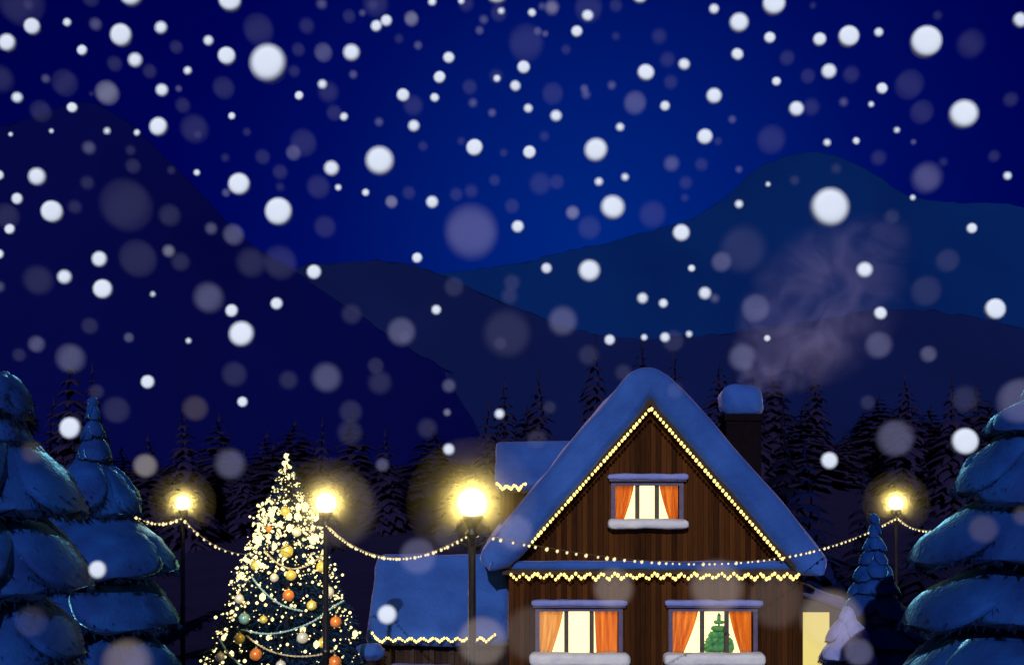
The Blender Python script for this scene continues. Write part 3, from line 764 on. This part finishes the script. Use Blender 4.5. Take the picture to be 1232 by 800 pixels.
# ------------------------------------------------------------------ street lamps
LAMPS = [(220, 38, 'leftmost thin street lamp with a dull yellow globe'), (392, 27, 'second street lamp from the left, close beside the Christmas tree'),
         (568, 19, 'nearest and brightest street lamp, in front of the left wing'), (1078, 38, 'rightmost street lamp with a dull yellow globe, beyond the cottage')]
def make_lamp():
    r = thing('street_lamp', 'x', 'street lamp', (0, 0, 0), 'street lamps joined by light strings')
    bm = BM(); lathe(bm, [(.26, -.1), (.26, .12), (.20, .2), (.17, .5), (.13, .62), (.11, .7)]); obj('base', bm, M['iron'], r)
    bm = BM(); lathe(bm, [(.085, .7), (.082, 2.6), (.105, 2.62), (.105, 2.7), (.075, 2.72), (.062, 5.7)], seg=16); obj('pole', bm, M['iron'], r)
    bm = BM(); lathe(bm, [(.062, 5.702), (.12, 5.74), (.12, 5.78), (.08, 5.82), (.12, 5.92), (.17, 6.0), (.185, 6.08), (.17, 6.09)], seg=18)
    for k in range(4):
        a = k * math.pi / 2; d = Vector((math.cos(a), math.sin(a), 0)); tube(bm, [d * .07 + Vector((0, 0, 5.55)), d * .22 + Vector((0, 0, 5.62)), d * .24 + Vector((0, 0, 5.72))], .018, 6)
    obj('collar', bm, M['iron'], r)
    bm = BM(); ball(bm, (0, 0, 6.3), .27, 4); obj('globe', bm, M['globe'], r)
    bm = BM(); ball(bm, (0, 0, 6.3), 1.15, 4); obj('glow_mist', bm, M['mist'], r)  # ball of mist added round the globe to shape its halo
    l = bpy.data.lights.new('lamp_light', 'POINT'); l.energy = 950; l.color = (1, .80, .30); l.shadow_soft_size = .07
    lo = bpy.data.objects.new('lamp_light', l); COL.objects.link(lo); lo.location = (0, 0, 6.3); lo.parent = r; OFF[lo.name] = Vector()
    return r
lamp0 = make_lamp()
for i, (px, Y, lab) in enumerate(LAMPS):
    o = lamp0 if i == 0 else copy_tree(lamp0)
    o.location = (wx(px, Y), Y, 0); o['label'] = lab

# ------------------------------------------------------------------ light strings
def string(name, label, cat, path, nb, br, mat, group, cord_r=.012, hang=.03, var=.35):
    """path: list of Vectors; bulbs at even distances along it"""
    root = thing(name, label, cat, path[0], group)
    bm = BM(); tube(bm, path, cord_r, 6); obj('cord', bm, M['cord'], root)
    L = [0]
    for a, b in zip(path, path[1:]): L.append(L[-1] + (b - a).length)
    first = None
    for i in range(nb):
        s = L[-1] * (i + .5 + random.uniform(-.7, .7) * var) / nb; j = max(k for k in range(len(L)) if L[k] <= s); j = min(j, len(path) - 2)
        p = path[j].lerp(path[j + 1], (s - L[j]) / max(1e-6, L[j + 1] - L[j])) - Vector((0, 0, hang))
        if first is None:
            bm = BM(); ball(bm, (0, 0, 0), br, 1, (1, 1, 1.2)); me = bpy.data.meshes.new('bulb'); bm.to_mesh(me); bm.free()
            me.polygons.foreach_set('use_smooth', [True] * len(me.polygons)); me.materials.append(mat)
            o = bpy.data.objects.new('bulb', me); first = o
        else: o = first.copy()
        COL.objects.link(o); o.parent = root; o.location = p - path[0]
        k = random.uniform(1 - var, 1 + var); o.scale = (k, k, k)
    return root

def sagline(a, b, sag, n=40):
    return [a.lerp(b, t / n) - Vector((0, 0, 4 * sag * (t / n) * (1 - t / n))) for t in range(n + 1)]
def att(i): px, Y, _ = LAMPS[i]; return Vector((wx(px, Y), Y - .1, 5.8))
G1 = 'light strings slung between lamps and trees'
string('string_lights', 'short light string from the second left spruce to the leftmost lamp', 'string lights', sagline(P(160, 620, 33.6), att(0), .22), 13, .045, M['bulb_string'], G1)
string('string_lights', 'light string from the leftmost lamp running behind the Christmas tree', 'string lights', sagline(att(0), att(1), 1.0), 22, .042, M['bulb_string'], G1)
string('string_lights', 'densely lit light string between the second lamp and the brightest lamp', 'string lights', sagline(att(1), att(2), .62), 46, .030, M['bulb_string'], G1)
string('string_lights', 'longest light string, sweeping across the front of the cottage', 'string lights', sagline(att(2), att(3), .98, 60), 66, .033, M['bulb_string'], G1)
string('string_lights', 'faint light string from the rightmost lamp to the right spruce', 'string lights', sagline(att(3), P(1150, 631, 23.4), .26), 17, .026, M['bulb_string'], G1)
G2 = 'eave lights on the cottage'
Yg = Yr - .02
pl = [P(a, b, Yg) for a, b in [(635 + 148 * t / 24, 658 - 167 * t / 24) for t in range(25)] + [(783 + 160 * t / 24, 491 + 183 * t / 24) for t in range(1, 25)]]
string('eave_lights', 'golden lights edging both slopes of the cottage gable', 'string lights', pl, 86, .052, M['bulb'], G2, hang=.0, var=.15)
def zig(xa_, xb, y, amp, n, Y): return [P(xa_ + (xb - xa_) * i / n, y + (amp if i % 2 else -amp) + random.uniform(-.8, .8), Y) for i in range(n + 1)]
string('eave_lights', 'long zigzag lights under the snowy ledge of the cottage front', 'string lights', zig(613, 963, 693, 3.6, 44, YF - .5), 98, .052, M['bulb'], G2, hang=0, var=.2)
string('eave_lights', 'zigzag lights along the eave of the low side wing', 'string lights', [P(447, 760, Yw - .98)] + zig(452, 592, 769, 2.8, 20, Yw - .98) + [P(597, 762, Yw - .98)], 56, .042, M['bulb'], G2, hang=0, var=.2)
string('eave_lights', 'very short zigzag lights on the upper dormer eave', 'string lights', [P(597, 581, Yd - .42)] + zig(600, 629, 586, 3, 6, Yd - .42) + [P(634, 582, Yd - .42)], 18, .05, M['bulb'], G2, hang=0, var=.2)

# ------------------------------------------------------------------ Christmas tree
YX = 31; xb, zt = P(345, 552, YX).x, P(345, 552, YX).z
base = Vector((xb, YX, 0))
xt = thing('christmas_tree', 'tall decorated Christmas tree sparkling with lights', 'tree', base)
z_lo, r_lo = .5, 2.72
def cone_r(z): return max(0.03, r_lo * ((zt - z) / (zt - z_lo)) ** 1.0)
bm = BM(); rnd = random.Random(31)
for i in range(6500):
    f = 1 - math.sqrt(rnd.random()); z = z_lo + (zt - z_lo) * f; r_ = cone_r(z) * rnd.uniform(.35, .98)
    a = rnd.uniform(0, 6.283); d = Vector((math.cos(a), math.sin(a), 0)); sd = Vector((-d.y, d.x, 0))
    L = .34 * (1 - f * .55) * rnd.uniform(.7, 1.3); e = (d * 1.0 + sd * rnd.uniform(-.5, .5) - Vector((0, 0, rnd.uniform(.0, .8)))).normalized()
    p = base + d * r_ + Vector((0, 0, z + .2))
    tube_p = p + e * L
    for s in range(6):                                     # needles along the twig
        c = p.lerp(tube_p, s / 6); ss = (1 if s % 2 else -1)
        nd = (e * .8 + sd * ss * rnd.uniform(.3, .9) + Vector((0, 0, rnd.uniform(-.5, .5)))).normalized() * L * .42
        o_ = nd.cross(e).normalized() * L * .05
        bm.faces.new((bm.verts.new(c + o_), bm.verts.new(c - o_), bm.verts.new(c + nd)))
    u = sd * L * .07; bm.faces.new((bm.verts.new(p + u), bm.verts.new(p - u), bm.verts.new(tube_p)))
obj('crown', bm, M['needle_xmas'], xt, smooth=False)
bm = BM(); tube(bm, [base + Vector((0, 0, -.1)), base + Vector((0, 0, zt - .1))], [.16, .02], 10); obj('trunk', bm, M['bark'], xt)
# fairy lights: one long string wound up the tree
def helix(turns, z0, z1, out_, ph, n, jit):
    pts = []
    rr = random.Random(int(ph * 100) + n)
    for i in range(n + 1):
        t = i / n; g = 1 - (1 - t) ** 1.3; z = z0 + (z1 - z0) * g
        a = ph + turns * 2 * math.pi * t; r_ = cone_r(z) * out_ + .05 * (1 - t ** 6) + rr.uniform(-jit, jit) * (1 - t ** 4)
        pts.append(base + Vector((math.cos(a) * r_, math.sin(a) * r_, z + rr.uniform(-jit, jit) * (1 - t ** 4))))
    return pts
hp = helix(20, z_lo + .3, zt + .12, .97, .4, 820, .11)
fl_ = thing('fairy_lights', 'warm white fairy lights wound densely up the Christmas tree', 'string lights', hp[0])
bm = BM(); tube(bm, hp, .007, 5); obj('cord', bm, M['beam'], fl_)
front = [p for p in hp if p.y < YX + .2 and p.z > 1.6]; rest = [p for p in hp if not (p.y < YX + .2 and p.z > 1.6)]
front += [p + Vector((random.uniform(-.1, .1), -.05, random.uniform(-.12, .12))) for p in front if 4.2 < p.z < 6.5 and random.random() < .9]
front += [p + Vector((random.uniform(-.16, .16), -.03, random.uniform(-.16, .16))) for p in list(front) if p.z < 6.2 and random.random() < .8]
front += [p + Vector((random.uniform(-.2, .2), -.02, random.uniform(-.2, .2))) for p in list(front) if random.random() < .35 and p.z < 6.3]
random.shuffle(front)
first = None
def fsize(p): return (.016 + .042 * random.random() ** 2.2) * (.85 if p.z > 6.4 else 1.22)
for p in front[:100]:
    if first is None:
        b_ = BM(); ball(b_, (0, 0, 0), 1, 1); me = bpy.data.meshes.new('bulb'); b_.to_mesh(me); b_.free(); me.materials.append(M['fairy'])
        me.polygons.foreach_set('use_smooth', [True] * len(me.polygons)); o = bpy.data.objects.new('bulb', me); first = o
    else: o = first.copy()
    COL.objects.link(o); o.parent = fl_; o.location = p - hp[0]; s = fsize(p) * 1.45; o.scale = (s, s, s * 1.3)
bm = BM()
for p in front[100:] + rest[::2]: ball(bm, p, fsize(p) * .8, 1)
tag(obj('bulbs', bm, M['fairy'], fl_), kind='stuff')
# bead garlands
def garland(label, pts, mat, Rb=.036):
    path = []
    for px, py in spline(pts, 16):
        # find the point on the tree's front surface in that direction
        Yq = YX
        for _ in range(6):
            p = P(px, py, Yq); dx = p.x - xb; rr = cone_r(p.z) * 1.04 + .08; Yq = YX - math.sqrt(max(0, rr * rr - dx * dx))
        path.append(P(px, py, Yq))
    bm = BM(); tube(bm, path, .02, 6)
    Lc = 0
    for a, b in zip(path, path[1:]):
        Lc += (b - a).length
        if Lc > Rb * 2.0: ball(bm, b, Rb * random.uniform(.8, 1.2), 1); Lc = 0
    return tag(obj('bead_garland', bm, mat, origin=path[0]), label, 'garland', 'bead garlands on the Christmas tree')
garland('upper pale teal bead garland dipping right across the Christmas tree', [(303, 694), (318, 712), (340, 728), (364, 735)], M['garland_teal'])
garland('pale teal bead garland rising to the right side of the Christmas tree', [(290, 757), (318, 762), (345, 759), (375, 748), (398, 732), (414, 722)], M['garland_teal'])
garland('gold bead garland slung low across the middle of the Christmas tree', [(296, 764), (312, 776), (332, 785), (355, 789), (380, 788), (402, 782)], M['garland_gold'])
garland('lowest pale teal bead garland at the left edge of the Christmas tree', [(264, 768), (272, 782), (284, 795), (302, 808), (330, 818)], M['garland_teal'])
garland('topmost gold bead garland on the slim upper part of the Christmas tree', [(318, 662), (332, 676), (350, 684), (370, 680), (386, 670)], M['garland_gold'], .03)
# baubles, each a thing
def bauble(label, px, py, r, mat):
    Yq = YX
    for _ in range(6):
        p = P(px, py, Yq); dx = p.x - xb; rr = cone_r(p.z) * 1.0 + .12; Yq = YX - math.sqrt(max(0, rr * rr - dx * dx))
    c = P(px, py, Yq); rad = r * .88 * Yq / F
    t = thing('bauble', label, 'bauble', c, 'baubles on the Christmas tree')
    bm = BM(); ball(bm, c, rad, 3); obj('ball', bm, M[mat], t)
    bm = BM(); lathe(bm, [(rad * .3, rad * .93), (rad * .3, rad * 1.15), (rad * .12, rad * 1.2), (rad * .08, rad * 1.42)], c, 10); obj('cap', bm, M['cap'], t)
for a in [
    ('gold bauble at the lower left of the tree, above the low gold garland', 288, 768, 7.5, 'gold'),
    ('gold bauble at the lower right of the tree, above a red orange one', 389, 773, 7.5, 'gold'),
    ('orange gold bauble hanging under the left end of the gold garland', 308, 787, 8.5, 'orange'),
    ('lowest red orange bauble at the lower right edge of the tree', 403, 796, 9, 'orange'),
    ('orange bauble at the right edge under the teal garland end', 404, 748, 8, 'orange'),
    ('orange bauble in the middle of the tree above the upper teal garland', 347, 716, 8, 'orange'),
    ('gold bauble hanging right of the upper teal garland', 375, 728, 7, 'gold'),
    ('small gold bauble between the two teal garlands, left of centre', 317, 745, 5.5, 'gold'),
    ('pearl white bauble low in the middle under the rising teal garland', 364, 767, 8, 'pearl'),
    ('pearl bauble at the left edge of the tree at mid height', 288, 720, 6.5, 'pearl'),
    ('pearl bauble at the lowest left corner of the tree', 265, 790, 6.5, 'pearl'),
    ('teal green bauble at the left side, above the teal garland', 294, 744, 8, 'teal'),
    ('large gold bauble high on the tree above the topmost garland', 345, 663, 9, 'gold'),
    ('gold bauble just under the topmost gold garland, in the middle', 350, 692, 7.5, 'gold'),
    ('gold bauble at the right edge under the topmost garland end', 387, 682, 7.5, 'gold'),
    ('pearl bauble at the right edge, halfway up the tree', 395, 712, 8, 'pearl'),
    ('gold bauble at the left edge under the topmost garland end', 307, 680, 6.5, 'gold'),
    ('pearl bauble left of centre under the topmost gold garland', 330, 695, 6, 'pearl'),
    ('pearl bauble high near the tree tip, right of a gold one', 357, 640, 6.5, 'pearl'),
    ('gold bauble nearest to the tip of the tree', 343, 615, 6.5, 'gold'),
    ('tiny orange bauble at the left edge near the tree tip', 323, 636, 4.5, 'orange'),
    ('pearl bauble at the bottom under the gold garland', 338, 800, 7, 'pearl')]: bauble(*a)

# ------------------------------------------------------------------ falling snow
BR = '''39,32.5,10 9,52,10.5 81,27.5,5 146,43,13.5 194,34,7.5 99,61,6.5 163,73,8.5 251,49.5,6 273,68,11 226,85.5,5 195,109,7.5 21,118,6.5 87,130,6.5 191,153,11.5 165,160,4 129,158,4 277,1,14 158,-6,14 279,140,4.5 323,77,22 13,162,2.8 62,158,2.8
423,64,10 360,115.5,5.5 388,102,5.5 414,141,5 453,32,7 465,25.5,7 485,115,8 498,152,7 529,93.5,7.5 540,70,7 523,118,5.5 571,178,10.5 457,194,17 399,203,9 520,3,5 598,95,4.5 603,14,4 620,104,6.5 598,-9,14 555,2,4
707,19.5,7 694,38.5,7 630,81.5,8 635.5,131,5.5 669,140,7 637,183.5,8 777,88,10.5 823,78,7 717,181,14 746,153.5,5 800,128,6 859,116,9.5 887,66,7.5 889,28,11.5 848,165,9.5 859,11.5,6 770,-5,10 931,5,14 926,46,7 640,16,5
986,48,8 1021,44.5,13 1057,39.5,5.5 1114,51,19 1227,25,9 997,86.5,9 934,98.5,5.5 1061,107,7 958,131.5,9 1159,138,17 1048,126,3.5 995,172,4.5 1030,170,4.5 1079,157,3.5
45,213,10.5 21,239.5,7 63,255,13.5 12,276,6.5 -1,211,6 -1,306,6 288,222,13.5 120,312,9.5 78,333.5,8.5 124,348,12 237,208,4 184,354,3 279,374,8
335.5,255,17 440,232,4.5 407,226,4 520,243.5,7.5 502,310.5,6.5 378,327.5,9 333,365.5,7.5 525,373,6 623,273,7.5
737,250,14.5 709,326,13 819.5,280.5,10.5 657.5,323,6.5 848,353,7.5 773,359,6.5 798,365,5.5 720.5,219,5 752,213.5,4.5 832,323,4.5 889,246,5
998,250,23 1040,325,9.5 1059,377,8 1169,275,6.5 1212,212,5 1197,372,13 1098,238,3.5 924,222,3
178,459.5,8.5 85,515,13.5 291,402,15.5 292,483.5,6.5 227,410,3.5 601,498,6 540,540.5,7 733.5,409,6.5 775,406,4 800,406,6 829,402,4 997.5,554,10.5 1160.5,531,16.5 923,407,4 118,685,11 466,739,12'''
# faint ones: x, y, radius, strength d(im) m(id) s(trong), w = warm tinged
FA = '''25,2,27,d 34,6,6,d 115,29.5,7,m 129,112,13.5,s 110,113,3,d 107,178,7.5,m 55,95,5,m 78,100,15.5,d 49,134,12.5,d 0,95,15,d 138,77,9,d 180,86,8.5,d 212,57,8,d 215,107,4,m 269,106,13,d 220,127,9,d 234,155,16.5,d 238,162,5,d 157,181,6,d 160,200,9,d 311,36,18,d 297,159,5,d 271,190,5,d 109,-2,10,d
387,5,6,m 495,23,8.5,s 436,16,4,m 456,147,5,m 503,55,5,m 582,24,5,m 577,37,5,m 569,124,5,m 592,136,5,m 425,90,5,m 389,63.5,11,m 369,31.5,9,d 359,60,8,d 354,86,7,d 420,20,8,d 395,111,12,d 402,136,9.5,d 365,172,16,d 353,184,9,m 316,189,9,d 497,127,12,d 480,47,5.5,d 452,5,15,d 449,6,6,d 561,5,9,d 600,16,10,d 597,92,8,d 565,105,9,d 509,176,6,d 555,170,5,d 606,184,5,d
664,9.5,8,s 652,8,4,m 703,107,5,m 705,114,5,m 736,103,5,m 881,144,4.5,m 647,38,5,m 656,41,4,m 741,44,5,d 808,197,9,m 864,170,5,d 708,10,17,d 741,7,8,d 633,52,21,d 681,60,6,d 793,44,9,d 803,72,9,d 807,99,8.5,d 665,113,13,d 764,124,13.5,m 655,164,6,d 928,168,17,d 844,198,8,d
978,7,4,d 1128,19,5.5,d 1168,53,16,d 947,70,9,d 972,92,9,d 1024,90,10,d 1094,102,17,d 1109,135,14,d 976,129,10,d 1015,123,5,m 1099,171,3.5,m 1216,120,8.5,d 1057,190,9,d 1196,188,7,d 1135,195,5,d 1115,214,17,m
272,232,5,m -1,345,6,m 8,260,15,d 105,220,8,d 90,249,8,d 152,247,30,d 204,259,13,d 166,311,22,d 203,302,7,s 217,315,11,d 254,275,7,m 281,282.5,12.5,m 302,316,17,d 46,337,17,d 251,358,17.5,m 108,392,10,d 206,205,5,d
471,243,7.5,s 567,279,31,m 383,225,14,d 391,273,13,d 337,316,20,d 337,207,9,d 337,225,5,d 492,232,8,d 549,234,8,d 567,230,8,d 595,217,7,d 616,248,9,d 423,378,12,d 483,399,17,m 546,345,12,d 487,405,7,d
689,256,8,s 889,204,4,m 860,359,5,m 650,221,13,d 670,219,9,d 709,274,14,d 785,258,16,d 825,220,8,d 824,238,5,d 894,300,27,d 868,315,12,m 677,386,17,m 610,401,28,d 602,413,8,d 909,371,17,m 616,340,10,d 613,356,10,d
1073,261,9,d 956,217,6,d 1006,203,6,d 1140,313.5,14,d 1114,350,18,d
44,414,10,m 23,427,8,d 85,431,17,m 155,406,6,m 140,493,16,d 116,471,9,d 39,544,13,dw 175,560,14,sw 277,558,18,m 282,450,15,d 235,491,15,dw
393,454,17,m 347,457,11,d 452,440,10,d 457,460,14,d 422,495,14,d 421,520,15,d 540,464,8,m 514,515,12,d 460,559,8,m 538,496,4.5,s
646,528,12,d 661,490,8,d 750,448,10,d 708,427,12,d 812,470,10,d 893,430,16,m 810,410,13,d
1057,415,16,m 1117,426,10,m 1077,527,22,m 1161,480,16,d 1044,484,9,d 1228,482,27,m
38,747,19,d 153,797,29,mw 503,669,22,m 537,644,16,d 580,771,30,mw 620,640,22,m 738,707,24,mw 862,706,32,mw 640,762,34,dw 933,722,34,dw 1000,745,36,mw 1033,784,17,m 1183,636,17,dw 1231,620,12,dw 408,612,46,dw'''  # the last disc imitates the second lamp's halo, drawn as a flake
def flake_mesh(name, pw, depth):
    b_ = BM(); bmesh.ops.create_uvsphere(b_, u_segments=28, v_segments=18, radius=1)
    for v in b_.verts:                                   # rounder than a wafer, flatter than a ball
        x, y, z = v.co.x, v.co.z, v.co.y                 # pole axis becomes the depth axis
        rr = math.hypot(x, z); ph = math.atan2(math.copysign(abs(y) ** 1.0, y), rr)
        c_, s_ = math.cos(ph), math.sin(ph)
        k_ = (abs(c_) ** pw + abs(s_) ** pw) ** (-1 / pw)
        a_ = math.atan2(z, x)
        v.co = Vector((math.cos(a_) * c_ * k_, s_ * k_ * depth, math.sin(a_) * c_ * k_))
    bmesh.ops.recalc_face_normals(b_, faces=b_.faces)
    me = bpy.data.meshes.new(name); b_.to_mesh(me); b_.free(); me.polygons.foreach_set('use_smooth', [True] * len(me.polygons)); return me
VC, VWC = (.62, .62, 1.0), (1.0, .80, .66)
VM = {'d': veil('flake_faint', VC, .020), 'm': veil('flake_pale', VC, .072), 's': veil('flake_clear', (.80, .80, 1), .125),
      'dw': veil('flake_faint_warm', VWC, .026), 'mw': veil('flake_pale_warm', VWC, .080), 'sw': veil('flake_clear_warm', (1, .9, .85), .12)}
meshes = {'b': flake_mesh('snowflake', 4.5, .36)}; meshes['b'].materials.append(M['flake'])
for k_, m_ in VM.items():
    meshes[k_] = flake_mesh('snowflake', 4.5, .5); meshes[k_].materials.append(m_)
flakes = []
for t in BR.split(): x, y, r_ = map(float, t.split(',')); flakes.append((x, y, r_, 'b'))
for t in FA.split(): x, y, r_, k_ = t.split(','); flakes.append((float(x), float(y), float(r_), k_))
rf = random.Random(5); groups = {}; placed = []
for f in flakes: groups.setdefault((band(f[0]), f[3] == 'b'), []).append(f)
def clear_spot(x, y, r_, bright):
    for _ in range(60):
        Y = max(4.2, 9.5 - r_ * .14 + rf.uniform(-1.6, 1.6))
        if not bright: Y = max(3.8, Y - 1.0)
        p = P(x, y, Y); rad = max(1.6, (r_ * .96 - .3) if bright else r_ - .3) * Y / F; ok = True
        for c, r2 in placed:
            if ((p - c) - dirv * (p - c).dot(dirv)).length < (rad + r2) * 1.05: ok = False; break
        if ok: break
    placed.append((p, rad)); return p, rad
for (b, bright), lst in sorted(groups.items()):
    lst.sort(key=lambda f: f[1])
    for i, (x, y, r_, k_) in enumerate(lst):
        p, rad = clear_spot(x, y, r_, bright)
        o = bpy.data.objects.new('snowflake', meshes[k_]); COL.objects.link(o)
        o.location = p; o.scale = (rad, rad, rad); o.rotation_euler = (rf.uniform(-.12, .12), rf.uniform(0, 6.28), rf.uniform(-.12, .12))
        sz = 'tiny' if r_ < 5.5 else 'small' if r_ < 9.5 else 'middling' if r_ < 14 else 'large' if r_ < 24 else 'huge'
        kd = 'bright white' if bright else 'faint see-through'
        tag(o, f'{sz} {kd} snowflake in line with {ANCH[b][2]}, {ORD[i]} {"bright" if bright else "faint"} from top', 'snowflake', 'falling snowflakes')
